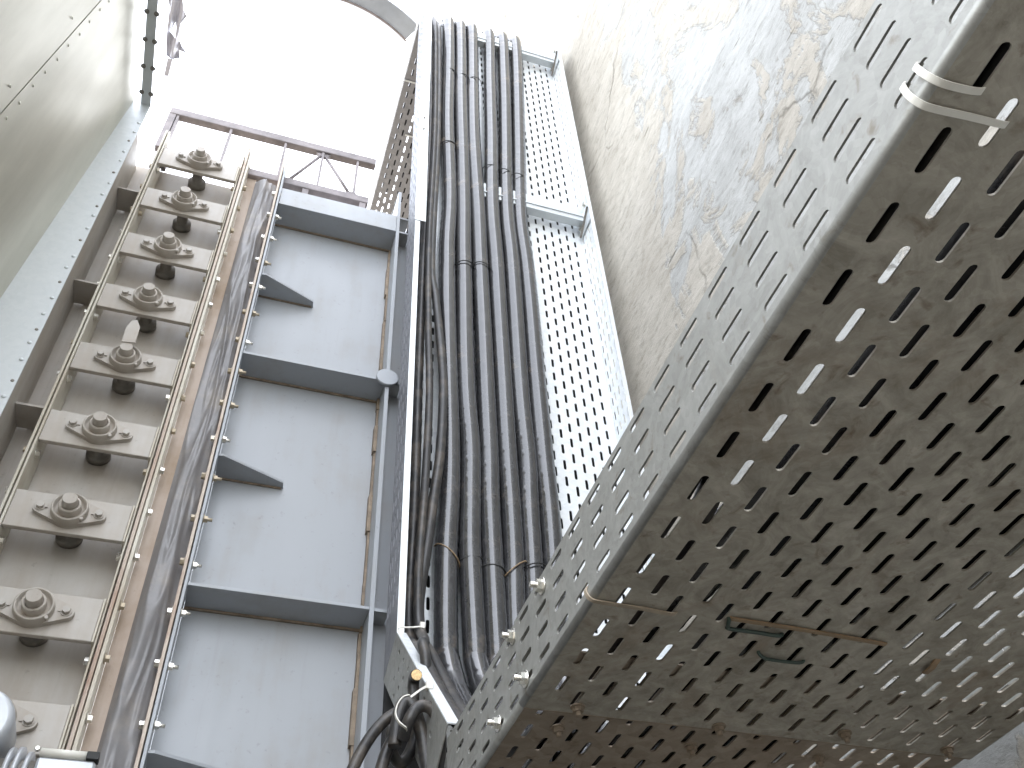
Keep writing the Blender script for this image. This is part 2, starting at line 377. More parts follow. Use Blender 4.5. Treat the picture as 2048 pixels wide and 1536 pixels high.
part('rubber_skirt', sk, 'rubber', mc)
# horizontal ribs and triangular gussets of the wide bay
for z in (2.563, 1.858, 1.147, .44):
    part('rib', MB().box(-.0715, .3025, YM, YB - .0005, z - .0075, z, .0007), 'paint_cool', mc)
    part('weld_seam', MB().box(-.071, .302, YB - .006, YB - .0008, z - .0125, z - .0078), 'weld_brown', mc)
    part('rib', MB().box(.3135, .3455, YM + .003, YB - .031, z - .0075, z), 'paint_cool', mc)
for z in (2.197, 1.503, .795):
    part('gusset', MB().prism([(-.0715, YM + .004), (-.060, YM + .002), (.085, YB - .022), (.088, YB - .0005), (-.0715, YB - .0005)], 'z', z - .006, z), 'paint_cool', mc)
    part('weld_seam', MB().box(-.071, .083, YB - .005, YB - .0008, z - .010, z - .0063), 'weld_brown', mc)
part('top_band', MB().box(-.0715, .3025, YM + .004, YM + .012, 2.5635, 2.650, .001), 'paint_cool', mc)
part('top_plate', MB().box(-.0715, .345, YM + .0125, YB + .02, 2.6505, 2.658), 'paint_cool', mc)
part('corner_flange', MB().prism([(YM, FLOOR), (YB + .012, FLOOR), (YB + .012, 2.79), (YM, 2.79)], 'x', .3030, .3130), 'paint_cool', mc)
ws = MB()
zz = FLOOR
while zz < 2.55:                                             # ragged brown weld run down the inside of the corner flange
    hh = random.uniform(.05, .16); ws.box(.3025 - random.uniform(.004, .009), .3028, YB - random.uniform(.010, .020), YB - .0006, zz, min(zz + hh, 2.55)); zz += hh
part('weld_seam', ws, 'weld_brown', mc)
pd = MB().lathe([(0, -.010), (.0285, -.010), (.030, -.0085), (.030, 0), (0, 0)], 'y', (.306, YM - .0005, 1.858), 28)
part('round_pad', pd, 'paint_cool', mc)
# bearing carriers and flange bearings
def stadium_body():
    """two-bolt flange: round body blended into two ears"""
    pts = []; cR, eR, ex = .0365, .0145, .0565; import math as mt
    a = mt.acos((cR - eR) / ex)
    for k in range(13): t = -a + 2 * a * k / 12; pts.append((ex + eR * mt.cos(t), eR * mt.sin(t)))
    for k in range(1, 10): t = a + (mt.pi - 2 * a) * k / 10; pts.append((cR * mt.cos(t), cR * mt.sin(t)))
    for k in range(13): t = mt.pi - a + 2 * a * k / 12; pts.append((-ex + eR * mt.cos(t), eR * mt.sin(t)))
    for k in range(1, 10): t = mt.pi + a + (mt.pi - 2 * a) * k / 10; pts.append((cR * mt.cos(t), cR * mt.sin(t)))
    return pts
bx = -.3315
house = MB().prism(stadium_body(), 'y', -.0115, 0)
house.lathe([(.0368, -.010), (.0352, -.026), (.0340, -.0275), (.0312, -.0275), (.0300, -.018), (.0235, -.0165), (0, -.0165)], 'y', (0, 0, 0), 40)
for sx in (-1, 1):                                             # recessed webs between body and ear
    house.box(sx * .0475 - .006, sx * .0475 + .006, -.0145, -.0115, -.0022, .0022)
house.lathe([(0, -.030), (.0035, -.030), (.0035, -.020)], 'y', (.029, 0, -.027), 8)
house_me = house.mesh('flange_bearing', 'paint_warm')
race_me = MB().lathe([(.0222, -.0165), (.0218, -.033), (.0205, -.035), (.0168, -.0355), (.0160, -.026), (0, -.026)], 'y', (0, 0, 0), 32).mesh('inner_race', 'paint_warm')
shaft_me = MB().lathe([(.0148, -.020), (.0146, -.053), (.0136, -.0545), (0, -.0545)], 'y', (0, 0, 0), 32).mesh('shaft_end', 'paint_warm')
boltm_me = hexbolt('y', .0078, .010).mesh('bolt', 'paint_warm')
stub_me = MB().lathe([(.0155, .012), (.0155, .066), (.026, .066), (.027, .0845), (0, .0845)], 'y', (0, 0, 0), 28).mesh('shaft_stub', 'dark_steel')
carrier_me = MB().box(-.1145, .1145, 0, .012, -.0465, .0465, .0012).mesh('bearing_plate', 'paint_warm')
tab_me = MB().box(.1150, .1185, -.004, .07, -.0475, .0475).mesh('end_tab', 'paint_edge')
for k in range(10):
    z = 2.662 - .2326 * k + (.012 if k == 8 else 0)
    inst('bearing_plate', carrier_me, (bx, YM - .001, z), mc); inst('end_tab', tab_me, (bx, YM + .001, z), mc)
    h = inst('flange_bearing', house_me, (bx + random.uniform(-.0015, .0015), YM - .0012, z + .003 + random.uniform(-.0015, .0015)), mc, rot=(0, math.radians(random.uniform(-2.5, 2.5)), 0))
    for nm, me, dx, dy, rz in (('inner_race', race_me, 0, 0, 0), ('shaft_end', shaft_me, 0, 0, 0), ('shaft_stub', stub_me, 0, 0, 0)):
        o = bpy.data.objects.new(nm, me); COL.objects.link(o); o.parent = h
    for sx in (-1, 1):
        o = bpy.data.objects.new('bolt', boltm_me); COL.objects.link(o); o.parent = h; o.location = (sx * .0565, -.0115, 0); o.rotation_euler = (0, random.random() * .9, math.pi)
part('pointer_blade', MB().prism([(-.346, 1.744), (-.316, 1.749), (-.318, 1.806), (-.330, 1.830), (-.341, 1.822), (-.348, 1.797)], 'y', 1.6615, 1.6645), 'paint_warm', mc)
part('blade_stem', MB().box(-.338, -.326, 1.6648, 1.669, 1.728, 1.76), 'paint_warm', mc)
# rail bolts, pitch .1175
hb = {(a, s): hexbolt('x', .0078, .0095, s).mesh('bolt', a) for a in ('bolt_zinc', 'bolt_dull') for s in (0, .010)}
for k in range(0, 22):
    z = 2.613 - .1178 * k
    for x, sgn, yy, st in ((-.1872, 1, 1.735, 0), (-.2128, -1, 1.748, 0), (-.0883, -1, 1.732, 0), (-.0722, 1, 1.732, .010), (-.4603, -1, 1.738, .006), (-.4462, 1, 1.745, 0)):
        if x == -.4462 and k % 2: continue
        if x == -.4603: st = 0
        a = 'bolt_dull' if random.random() < .3 else 'bolt_zinc'
        o = inst('bolt', hb[(a, st)], (x, yy + random.uniform(-.002, .002), z + random.uniform(-.003, .003)), mc)
        o.rotation_euler = (random.random() * 1.0, 0, 0 if sgn > 0 else math.pi)

# lattice guard standing on the machine top
tr = thing('lattice_guard', (-.13, 1.765, 2.658), 'thin lattice girder guard with posts and diagonals on top of the machine', 'guard rail')
Y0, Y1 = 1.752, 1.778
part('top_chord', MB().box(-.484, .220, Y0, Y1, 2.980, 3.018, .002), 'guard_steel', tr)
part('bottom_chord', MB().box(-.470, .208, Y0, Y1, 2.726, 2.762, .002), 'guard_steel', tr)
for x in (-.455, -.280, -.095, .035, .157): part('post', MB().box(x - .004, x + .004, Y0 + .004, Y1 - .004, 2.7622, 2.9798), 'guard_steel', tr)
part('post', MB().box(-.484, -.462, Y0 + .002, Y1 - .002, 2.7625, 2.9795), 'guard_steel', tr)
for (xa, za), (xb, zb) in (((.030, 2.972), (-.060, 2.766)), ((.042, 2.972), (.147, 2.766))):
    part('diagonal', MB().tube([(xa, 1.765, za), (xb, 1.765, zb)], .0055, 8), 'guard_steel', tr)
for x, za in ((.036, 2.9795), (.15, 2.7625)):
    s_ = 1 if za < 2.9 else -1
    part('node_plate', MB().prism([(x - .026, za), (x + .026, za), (x + .010, za + s_ * .02), (x - .010, za + s_ * .02)], 'y', 1.760, 1.770), 'guard_steel', tr)
for xa, xb in ((-.47, -.41), (-.395, -.23), (-.20, -.03), (-.01, .10), (.125, .215)):
    part('edge_strip', MB().box(xa, xb, Y0 + .008, Y1 - .008, 3.0245, 3.031), 'guard_steel', tr)
    part('clip', MB().box(xa + .004, xa + .010, Y0 + .01, Y1 - .01, 3.0182, 3.0243), 'guard_steel', tr)
for x in (-.44, .0, .19): part('foot', MB().box(x - .01, x + .01, Y0 + .003, Y1 - .003, 2.6585, 2.7258), 'guard_steel', tr)

# geared motor in front of the lowest bearing in view
gm = thing('gear_motor', (-.3315, 1.69, .765), 'light grey round motor end with clamp rings and small terminal box at the machine foot', 'motor')
part('motor_body', MB().lathe([(.050, .105), (.056, .09), (.056, .012), (.052, .003), (.046, 0), (0, 0)], 'y', (-.3335, 1.585, .758), 40), 'alu_grey', gm)
part('bracket', MB().box(-.36, -.24, 1.6905, 1.7065, .60, .70), 'dark_steel', gm)
for x, r in ((-.270, .062), (-.257, .064), (-.243, .058)):
    part('clamp_ring', MB().lathe([(.03, 0), (r, 0), (r, .006), (.03, .006), (.03, 0)], 'x', (x, 1.640, .672), 36), 'alu_grey', gm)
part('neck', MB().lathe([(0, 0), (.045, 0), (.045, .07), (0, .07)], 'x', (-.298, 1.640, .672), 30), 'dark_steel', gm)
tb = part('terminal_box', MB().box(-.2265, -.1395, 1.590, 1.68, .585, .708, .004), 'alu_grey', gm)
part('lid_hinge', MB().tube([(-.2245, 1.592, .7145), (-.156, 1.592, .7145)], .0068, 14), 'nylon', gm, tb)
part('hinge_cap', MB().box(-.1555, -.1370, 1.584, 1.605, .708, .7195), 'black', gm, tb)
part('screw', MB().lathe([(0, -.006), (.003, -.006), (.0045, -.003), (.0045, 0), (0, 0)], 'y', (-.2310, 1.600, .722), 12), 'bolt_zinc', gm, tb)

# ------------------------------------------------------------------ sheet metal hopper on the left
hp = thing('sheet_hopper', (-.8, .4, FLOOR), 'big riveted galvanised sheet hopper leaning over on the left', 'hopper')
hx = lambda z: -.55 - (2.733 - z) * .0604
def slab(ya, yb, za, zb, off=0.0, t=.004):
    return MB().prism([(hx(za) + off, za), (hx(zb) + off, zb), (hx(zb) + off - t, zb), (hx(za) + off - t, za)], 'y', ya, yb)
part('wall_sheet', slab(1.1505, 1.5995, FLOOR, 2.732), 'brushed_sheet', hp)
part('wall_sheet', slab(.35, 1.1465, FLOOR, 2.732), 'brushed_sheet', hp)
fs = MB().prism([(hx(FLOOR) - .004, FLOOR), (-.5, FLOOR), (-.5, 2.733), (hx(2.733) - .004, 2.733)], 'y', 1.600, 1.604)
part('front_strip', fs, 'zinc_strip', hp)
tb_ = part('top_flange', MB().box(-.5285, -.5002, .35, 1.5995, 2.7285, 2.7335), 'zinc_strip', hp)
part('top_sheet', MB().box(-1.6, -.553,   .346, 1.604, 2.734, 2.738), 'brushed_sheet', hp)
part('rear_sheet', MB().box(-1.604, -1.6, .346, 1.604, FLOOR, 2.7335), 'brushed_sheet', hp)
part('end_sheet', MB().prism([(-1.5995, FLOOR), (hx(FLOOR) - .0045, FLOOR), (hx(2.733) - .0045, 2.733), (-1.5995, 2.733)], 'y', 1.600, 1.604), 'brushed_sheet', hp)
part('end_sheet', MB().prism([(-1.5995, FLOOR), (hx(FLOOR) - .0045, FLOOR), (hx(2.733) - .0045, 2.733), (-1.5995, 2.733)], 'y', .346, .3495), 'brushed_sheet', hp)
riv = MB().lathe([(.0040, 0), (.0034, .0012), (.0016, .0018), (0, .002)], 'x', (0, 0, 0), 10).mesh('rivet', 'brushed_sheet')
for k in range(26):
    z = 2.60 - .072 * k + random.uniform(-.004, .004); y = 1.172 + random.uniform(-.004, .004)
    inst('rivet', riv, (hx(z) + .0002, y, z), hp)
    if k % 5 == 1: inst('rivet', riv, (hx(z) + .0027, 1.11, z + .02), hp)
riv2 = MB().lathe([(.005, 0), (.0042, -.0018), (.002, -.0028), (0, -.003)], 'y', (0, 0, 0), 10).mesh('rivet', 'zinc_strip')
riv3 = MB().lathe([(.004, 0), (.003, -.002), (0, -.0025)], 'y', (0, 0, 0), 10).mesh('rivet', 'dark_steel')
for k in range(30):
    z = 2.62 - .056 * k + random.uniform(-.008, .008); inst('rivet', riv3 if k % 3 == 2 else riv2, (-.510 + random.uniform(-.002, .002), 1.5999, z), hp)
fb = hexbolt('z', .0055, .006).mesh('bolt', 'dark_steel')
for k in range(14):
    y = 1.56 - .085 * k
    for dx in (-.0315, .0042):
        o = inst('bolt', MB().lathe([(0, -.004), (.0035, -.004), (.0035, .004), (0, .004)], 'z', (0, 0, 0), 8).mesh('bolt', 'dark_steel') if k == 0 and dx < 0 else bm_, (-.5003 + dx, y, 2.731), hp) if False else inst('bolt', fb, (-.528 if dx < 0 else -.5007, y, 2.7283), hp, rot=(math.pi, 0, 0))

# ------------------------------------------------------------------ cable trays
TX0, TX1 = .3355, .945
COLS = [.365 + .0276 * k for k in range(21)]
YF, YP = 1.575, 1.680            # lip and bottom plate of the upright tray
PITCH, SL, SW, T = .0555, .034, .0078, .002
ZT = .51
# upright tray
vt = thing('cable_tray', (.64, 1.68, .956), 'upright perforated galvanised cable tray carrying six black conduits up the wall', 'cable tray', 'perforated cable trays')
part('bottom_plate', MB().perf(lambda u, v, w_: (u, YP - w_, v), TX0, TX1, .957, 4.148, COLS, .0563, .020, SL, SW, T), 'zinc_new', vt)
FR = [1.592, 1.619, 1.646, 1.667]
def vflange(x, mat):
    m = MB().perf(lambda u, v, w_: (x + w_, u, v), YF, YP + .0005, 1.03, 4.02, FR, .0563, .034, SL, .0075, T, False)
    m.prism([(YF, .998), (YP + .0005, .957), (YP + .0005, 1.0298), (YF, 1.0298)], 'x', x, x + T)
    m.prism([(YF, 4.0202), (YP + .0005, 4.0202), (YP + .0005, 4.145), (YF, 4.045)], 'x', x, x + T)
    return m
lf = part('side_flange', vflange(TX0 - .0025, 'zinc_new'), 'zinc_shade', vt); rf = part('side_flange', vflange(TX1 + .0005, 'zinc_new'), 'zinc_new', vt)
part('lip', MB().box(TX0 - .0025, TX0 + .012, YF - .0025, YF - .0004, 1.0, 4.045), 'zinc_new', vt)
part('lip', MB().box(TX1 - .010, TX1 + .0025, YF - .0025, YF - .0004, 1.0, 4.045), 'zinc_new', vt)
part('cover_strip', MB().box(TX0 - .0045, TX0 + .029, YF - .0050, YF - .0027, 2.42, 4.06), 'zinc_new', vt)
for z in (2.98, 3.06): inst('bolt', hexbolt('y', .004, .004, 0, False).mesh('bolt', 'dark_steel'), (TX0 + .012, YF - .0051, z), vt, rot=(0, 0, math.pi))
# mitred length at forty-five degrees between the upright and the overhead tray
s2 = math.sqrt(.5)
def tilt(u, q, d):      # q runs down the slope from the mitre, d from the lip outwards
    return (u, YF - q * s2 + d * s2, 1.0 - q * s2 - d * s2)
DB = .105
mt = MB()
mt.perf(lambda u, v, w_: tilt(u, v, DB - w_), TX0, TX1, -.03, .498, COLS, .0563, .01, SL, SW, T)
part('bend_plate', mt, 'zinc_old', vt)
for x in (TX0 - .0027, TX1 + .0007):
    m = MB().perf(lambda u, v, w_: (x + w_, *tilt(0, v, u)[1:]), 0, DB, .048, .47, [.02, .045, .07, .093], .0563, .010, .016, .0085, T, True)
    m.prism([tilt(0, .002, 0)[1:], tilt(0, .0478, 0)[1:], tilt(0, .0478, DB)[1:], tilt(0, -.040, DB)[1:]], 'x', x, x + T)
    m.prism([tilt(0, .4702, 0)[1:], tilt(0, .520, 0)[1:], tilt(0, .498, DB)[1:], tilt(0, .4702, DB)[1:]], 'x', x, x + T)
    part('bend_flange', m, 'zinc_old', vt)
part('bend_lip', MB().add([tilt(u, q, d) for u in (TX0 - .0027, TX0 + .016) for q in (.002, .52) for d in (-.0025, -.0004)], [(0, 1, 3, 2), (4, 6, 7, 5), (0, 4, 5, 1), (2, 3, 7, 6), (0, 2, 6, 4), (1, 5, 7, 3)]), 'zinc_new', vt)
# cross bars and their brackets
for z in (2.785, 4.035):
    cb = MB().box(.56, .9435, 1.626, 1.6285, z - .041, z + .041).box(.56, .9435, 1.6287, 1.655, z - .0412, z - .0385)
    cb.box(.56, .9435, 1.622, 1.6258, z - .018, z - .013)
    c = part('cross_bar', cb, 'zinc_strip', vt)
    part('bracket', MB().box(.9395, .9430, 1.585, 1.672, z - .085, z + .06), 'zinc_strip', vt)
    part('bracket_edge', MB().prism([(1.582, z - .015), (1.588, z - .015), (1.668, z - .085), (1.662, z - .088)], 'x', .9330, .9393), 'dark_steel', vt)
    for k in range(8): inst('bolt', hexbolt('y', .0045, .004, 0, False).mesh('bolt', 'dark_steel') if k == 0 else _bm, (.60 + .043 * k, 1.6258, z + .016), vt, rot=(0, 0, math.pi)) if False else None
    for k, (yy, zz) in enumerate(((1.605, z + .03), (1.63, z - .01), (1.655, z - .05), (1.64, z + .035))):
        inst('bolt', hb[('bolt_zinc', 0)], (.9394, yy, zz), vt, rot=(0, 0, math.pi))

solo('slot_light_blocker', MB().box(.346, .985, 1.722, 1.736, FLOOR, 4.12), 'blocker_black', 'dark panel added behind the upright tray to make its slots read dark', 'panel', base=(.64, 1.73, FLOOR))  # added sheet, blocks the bright sky behind the slots

# tray turning away over the top
ut = thing('cable_tray', (.64, 2.3, 4.15), 'short perforated tray running away overhead from the top of the upright tray', 'cable tray', 'perforated cable trays')
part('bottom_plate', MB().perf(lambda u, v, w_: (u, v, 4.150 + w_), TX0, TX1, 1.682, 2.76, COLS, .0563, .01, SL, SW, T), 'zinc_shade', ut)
for x in (TX0 - .0025, TX1 + .0005):
    part('side_flange', MB().perf(lambda u, v, w_: (x + w_, v, u), 4.1495, 4.255, 1.682, 2.76, [4.17, 4.195, 4.22, 4.243], .0563, .01, SL, SW, T, False), 'zinc_old', ut)
part('cross_rib', MB().box(TX0, TX0 + .15, 1.965, 1.973, 4.1455, 4.1495), 'zinc_strip', ut)
part('cross_rib', MB().box(TX0 + .07, TX0 + .2, 2.235, 2.243, 4.1455, 4.1495), 'zinc_strip', ut)

# overhead tray towards the viewer: near length and the length nested behind its joint
FC = [.527, .554, .581, .608]
ot = thing('cable_tray', (.64, .3, ZT), 'wide weathered perforated tray close overhead, seen from below with rust around slots', 'cable tray', 'perforated cable trays')
RB = .006
part('bottom_plate', MB().perf(lambda u, v, w_: (u, v, ZT + w_), TX0 + RB, TX1 - RB, -.45, .918, COLS, PITCH, .1375, SL, SW, T, seg=6), 'zinc_under', ot)
fl = part('side_flange', MB().perf(lambda u, v, w_: (TX0 + w_, v, u), ZT + RB, .6185, -.45, .918, FC, PITCH, .164, SL, .0072, T, False, seg=6), 'zinc_old', ot)
part('side_flange', MB().perf(lambda u, v, w_: (TX1 - w_, v, u), ZT + RB, .6185, -.45, .918, FC, PITCH, .164, SL, .0072, T, False, seg=3), 'zinc_old', ot)
def bend(x, sg, ya, yb, z, r, t):
    m = MB(); n = 8; vs = []
    for y in (ya, yb):
        for rr in (r, r - t):
            for k in range(n + 1):
                a = math.pi / 2 * k / n; vs.append((x + sg * (r - rr * math.cos(a)), y, z + r - rr * math.sin(a)))
    q = n + 1
    for k in range(n):
        m_ = [(k, k + 1, 2 * q + k + 1, 2 * q + k), (q + k, q + k + 1, 3 * q + k + 1, 3 * q + k), (k, k + 1, q + k + 1, q + k), (2 * q + k, 2 * q + k + 1, 3 * q + k + 1, 3 * q + k)]
        m.add(vs, m_, True) if k == 0 else m.f.extend(m_) or m.sm.extend([True] * 4)
    return m
part('folded_edge', bend(TX0, 1, -.45, .918, ZT, RB, T), 'zinc_old', ot); part('folded_edge', bend(TX1, -1, -.45, .918, ZT, RB, T), 'zinc_old', ot)
part('rusty_edge', MB().box(TX0 + RB, TX1 - RB, .9182, .9196, ZT - .0004, ZT + .0018), 'weld_brown', ot)
o2 = thing('cable_tray', (.64, 1.05, ZT), 'brownish perforated tray length bolted behind the joint of the wide overhead tray', 'cable tray', 'perforated cable trays')
Z2 = ZT + .0034
part('bottom_plate', MB().perf(lambda u, v, w_: (u, v, Z2 + w_), TX0 + RB + .003, TX1 - RB - .003, .80, 1.226, COLS, PITCH, .033, SL, SW, T, seg=4), 'zinc_section', o2)
for x, sg in ((TX0 + .0027, 1), (TX1 - .0027, -1)):
    part('side_flange', MB().perf(lambda u, v, w_: (x + sg * w_, v, u), Z2 + RB, .6205, .80, 1.226, FC, PITCH, .164, SL, .0072, T, False, seg=4), 'zinc_old', o2)
    part('folded_edge', bend(x, sg, .80, 1.226, Z2, RB, T), 'zinc_old', o2)
nut = hexbolt('x', .0072, .008, .007).mesh('bolt', 'bolt_zinc'); nutz = hexbolt('z', .0062, .007, .005).mesh('bolt', 'weld_brown')
for y, z in ((.818, .602), (.930, .606), (.889, .528), (.997, .530)):
    inst('bolt', nut, (TX0 - .0002 + (.0029 if y > .918 else 0), y, z), o2, rot=(random.random(), 0, math.pi))
for x, y in ((.399, .902), (.397, .959), (.578, .909), (.572, .969), (.737, .891), (.745, .962), (.89, .90), (.90, .965)):
    inst('bolt', nutz, (x, y, ZT - .0002 + (.0036 if y > .918 else 0)), o2, rot=(math.pi, 0, random.random()))

# ------------------------------------------------------------------ conduits
YC = 1.640
paths = [[.456, .452, .460, .451, .455, .458, .457, .451, .449, .449], [.508, .504, .508, .505, .504, .510, .507, .504, .506, .509], [.560, .550, .555, .557, .559, .559, .556, .556, .556, .557],
         [.636, .622, .606, .608, .609, .609, .609, .607, .602, .601], [.698, .679, .657, .660, .657, .660, .655, .653, .649, .646], [.757, .731, .705, .708, .706, .705, .705, .702, .698, .690]]
zs = [3.80, 3.22, 2.70, 2.38, 1.81, 1.575, 1.42, 1.28, 1.15, 1.03]
names = ['leftmost black ribbed conduit in the upright tray, next to the thin cables', 'second black conduit from the left in the upright tray', 'third black conduit from the left, the last before the widening gap at the top',
         'fourth black conduit from the left in the upright tray, right of the widening gap', 'fifth black conduit from the left in the upright tray', 'rightmost black conduit, beside the bare perforated part of the tray']
for i, xs in enumerate(paths):
    xt = xs[0] + (xs[0] - xs[1]) * .35
    P = [(xt + .01, 2.9, 4.182), (xt + .01, 2.2, 4.182), (xt + .005, 1.80, 4.186), (xt, 1.70, 4.196), (xt, 1.655, 4.165), (xt, 1.640, 4.08)]
    P += [(x, YC + .004 * math.sin(3 * z + i), z) for x, z in zip(xs, zs)]
    xb = xs[-1]
    P += [(xb, 1.628, .98), (xb, 1.565, .875), (xb, 1.42, .725), (xb + .002, 1.30, .612), (xb + .004, 1.20, .557), (xb + (-.009 if i == 0 else .004), 1.05, .544), (xb + (-.010 if i == 0 else .006), .75, .543), (xb + .012, .48, .543), (xb + .012, .2, .543), (xb + .012, -.44, .543)]
    sp = spline(P, 10)
    # even steps so that the ribs sit at regular spacing
    out = [sp[0]]; acc = 0; step = .0075
    for a, b in zip(sp, sp[1:]):
        d = (b - a).length; pos = step - acc
        while pos <= d: out.append(a + (b - a) * (pos / d)); pos += step
        acc = (acc + d) % step
    rr = [.0262 + (.0006 if k % 8 == 0 else 0)  for k in range(len(out))]
    out = [p + Vector((.0024 * noise.noise(Vector((k * .014, i * 5.1, 2))), .0015 * noise.noise(Vector((k * .017, i * 2.7, 5))), 0)) for k, p in enumerate(out)]
    solo('cable_conduit', MB().tube(out, rr, 14), 'conduit', names[i], 'conduit', 'conduits in the cable tray', base=(xs[5], YC, 1.03))

# thin cables on the left of the tray
def cable(pts, r, label, n=8, seg=10, group='thin black cables', name='cable', m='cable_black'):
    return solo(name, MB().tube(spline(pts, n), r, seg), m, label, 'cable', group, base=pts[-1])
low = [(.362, 1.50, .92), (.362, 1.36, .765), (.365, 1.24, .65), (.367, 1.1, .56), (.367, .66, .535), (.364, .50, .535), (.364, .40, .535), (.364, .1, .535), (.364, -.4, .535)]
cable([(.376, 2.6, 4.17), (.376, 1.80, 4.172), (.376, 1.69, 4.175), (.376, 1.66, 4.10), (.378, 1.638, 3.9), (.384, 1.632, 3.08), (.375, 1.632, 2.40), (.371, 1.628, 1.80), (.371, 1.625, 1.37), (.366, 1.62, 1.05)] + low, .0125,
      'thin black cable running straight along the left lip of the upright tray')
low2 = [(p[0] + (.036 if .62 < p[1] < 1.2 else .022), p[1] + .004, p[2] - .003) for p in low]
cable([(.408, 2.6, 4.17), (.408, 1.80, 4.172), (.408, 1.69, 4.175), (.410, 1.66, 4.10), (.412, 1.635, 3.9), (.414, 1.632, 3.1), (.398, 1.622, 2.32), (.411, 1.612, 2.10), (.430, 1.602, 1.78), (.425, 1.602, 1.53), (.411, 1.605, 1.38), (.397, 1.607, 1.23), (.384, 1.61, 1.10), (.384, 1.58, 1.0)] + low2, .0118,
      'thin black cable bowing out to the right beside the straight one in the tray')
cable([(.393, 2.6, 4.19), (.393, 1.80, 4.190), (.393, 1.68, 4.19), (.393, 1.645, 4.10), (.394, 1.622, 3.9), (.398, 1.618, 3.1), (.386, 1.612, 2.42), (.388, 1.604, 2.0), (.394, 1.598, 1.7), (.388, 1.598, 1.4), (.380, 1.60, 1.2), (.378, 1.585, 1.04), (.370, 1.50, .945), (.352, 1.44, .90), (.352, 1.42, .865), (.354, 1.42, .841), (.351, 1.42, .80), (.345, 1.42, .74)], .0098,
      'dusty black cable leaving the tray at the bend and dropping behind its lip')
# looped tails hanging at the bend
for pts, r, lab in (
    ([(.3175, 1.335, .776), (.3178, 1.349, .781), (.319, 1.361, .772), (.319, 1.362, .745), (.304, 1.362, .703), (.285, 1.365, .669), (.274, 1.365, .63), (.262, 1.37, .55), (.25, 1.38, .45)], .0095, 'black cable tail standing up with a bare cut end at the tray bend'),
    ([(.287, 1.335, .655), (.289, 1.332, .690), (.294, 1.33, .714), (.302, 1.329, .727), (.312, 1.328, .718), (.322, 1.33, .694), (.331, 1.33, .66), (.337, 1.33, .622), (.340, 1.33, .586), (.341, 1.33, .45)], .0105, 'dusty cable loop in front, arching over through the white tie ring'),
    ([(.315, 1.345, .728), (.309, 1.35, .731), (.295, 1.355, .722), (.274, 1.36, .706), (.251, 1.36, .672), (.232, 1.36, .629), (.215, 1.36, .57), (.20, 1.36, .48)], .0092, 'cable arm sweeping out furthest left below the white tie ring'),
    ([(.296, 1.32, .66), (.300, 1.30, .681), (.311, 1.30, .700), (.324, 1.30, .706), (.338, 1.30, .698), (.346, 1.30, .674), (.348, 1.30, .644), (.343, 1.30, .609), (.338, 1.30, .58), (.333, 1.30, .48)], .0095, 'cable loop on the right, arching down beside the bent tray lip'),
    ([(.292, 1.40, .73), (.295, 1.40, .705), (.298, 1.40, .677), (.309, 1.40, .662), (.322, 1.40, .672), (.332, 1.40, .701), (.333, 1.40, .735)], .0095, 'short dark cable loop hanging lowest between the others')):
    cable(pts, r, lab, group='cable tails hanging at the tray bend', name='cable_tail')
solo('cable_end', MB().lathe([(0, -.0012), (.0085, -.0010), (.0085, .001), (0, .001)], 'y', (.3175, 1.3338, .7755), 14), 'copper_cut', 'pale round cut face on the upright cable tail', 'cable end', base=(.3175, 1.3338, .7755)).rotation_euler = (math.radians(12), 0, 0)

# ------------------------------------------------------------------ ties and wires
def tie(pts, side, wid, th, label, m='nylon', name='cable_tie', n=6, group='cable ties'):
    return solo(name, MB().strap(spline(pts, n), side, wid, th), m, label, 'cable tie', group, base=pts[0])
X_ = TX0
tie([(X_ + .004, .1545, .533), (X_ - .0012, .155, .5315), (X_ - .0018, .154, .521), (X_ + .0012, .1530, .5120), (X_ + .009, .1525, .5078), (X_ + .025, .1515, .5082), (.368, .150, .5085), (.3705, .150, .513)], (0, 1, 0), .0046, .0011, 'upper white nylon strap wrapped round the folded tray edge')
tie([(X_ + .004, .168, .533), (X_ - .0012, .168, .5315), (X_ - .0018, .1685, .521), (X_ + .0012, .1682, .5120), (X_ + .009, .1678, .5078), (X_ + .035, .166, .5082), (.395, .1645, .5085), (.3985, .1645, .513)], (0, 1, 0), .0046, .0011, 'lower and longer white nylon strap round the folded tray edge')
tie([(X_ + .003, .709, .529), (X_ - .0012, .708, .523), (X_ + .001, .704, .5115), (X_ + .012, .702, .5080), (.39, .703, .5084), (.424, .7045, .5082), (.428, .7045, .514)], (0, 1, 0), .0048, .0016, 'dirty beige strap round the tray edge near the joint bolts', 'nylon_dirty')
tie([(.484, .699, .514), (.4855, .698, .5086), (.50, .6975, .508), (.58, .699, .5082), (.668, .7015, .5075)], (0, 1, 0), .005, .0016, 'flat rusty brown strip stuck across the tray underside', 'nylon_brown', 'strap_strip')
def wire(pts, r, label): return solo('wire_hook', MB().tube(spline(pts, 6), r, 8), 'wire_green', label, 'wire', 'wire hooks under the tray', base=pts[0])
wire([(.484, .700, .515), (.4835, .700, .508), (.4865, .709, .5068), (.491, .713, .5068), (.52, .7125, .5068), (.548, .7125, .507), (.5505, .713, .514)], .0022, 'dark green wire staple lying against the brown strip')
wire([(.544, .749, .514), (.545, .751, .5085), (.555, .756, .507), (.575, .757, .507), (.598, .7555, .5075), (.602, .754, .514)], .0019, 'thin dark wire bridging two slots below the staple')
solo('bent_hook', MB().strap([(.747, .716, .512), (.744, .722, .5075), (.7445, .730, .506), (.7445, .742, .5065)], (1, 0, 0), .007, .0018), 'nylon_brown', 'small rusty hook poking from a slot on the right of the tray', 'hook', base=(.745, .73, .506))
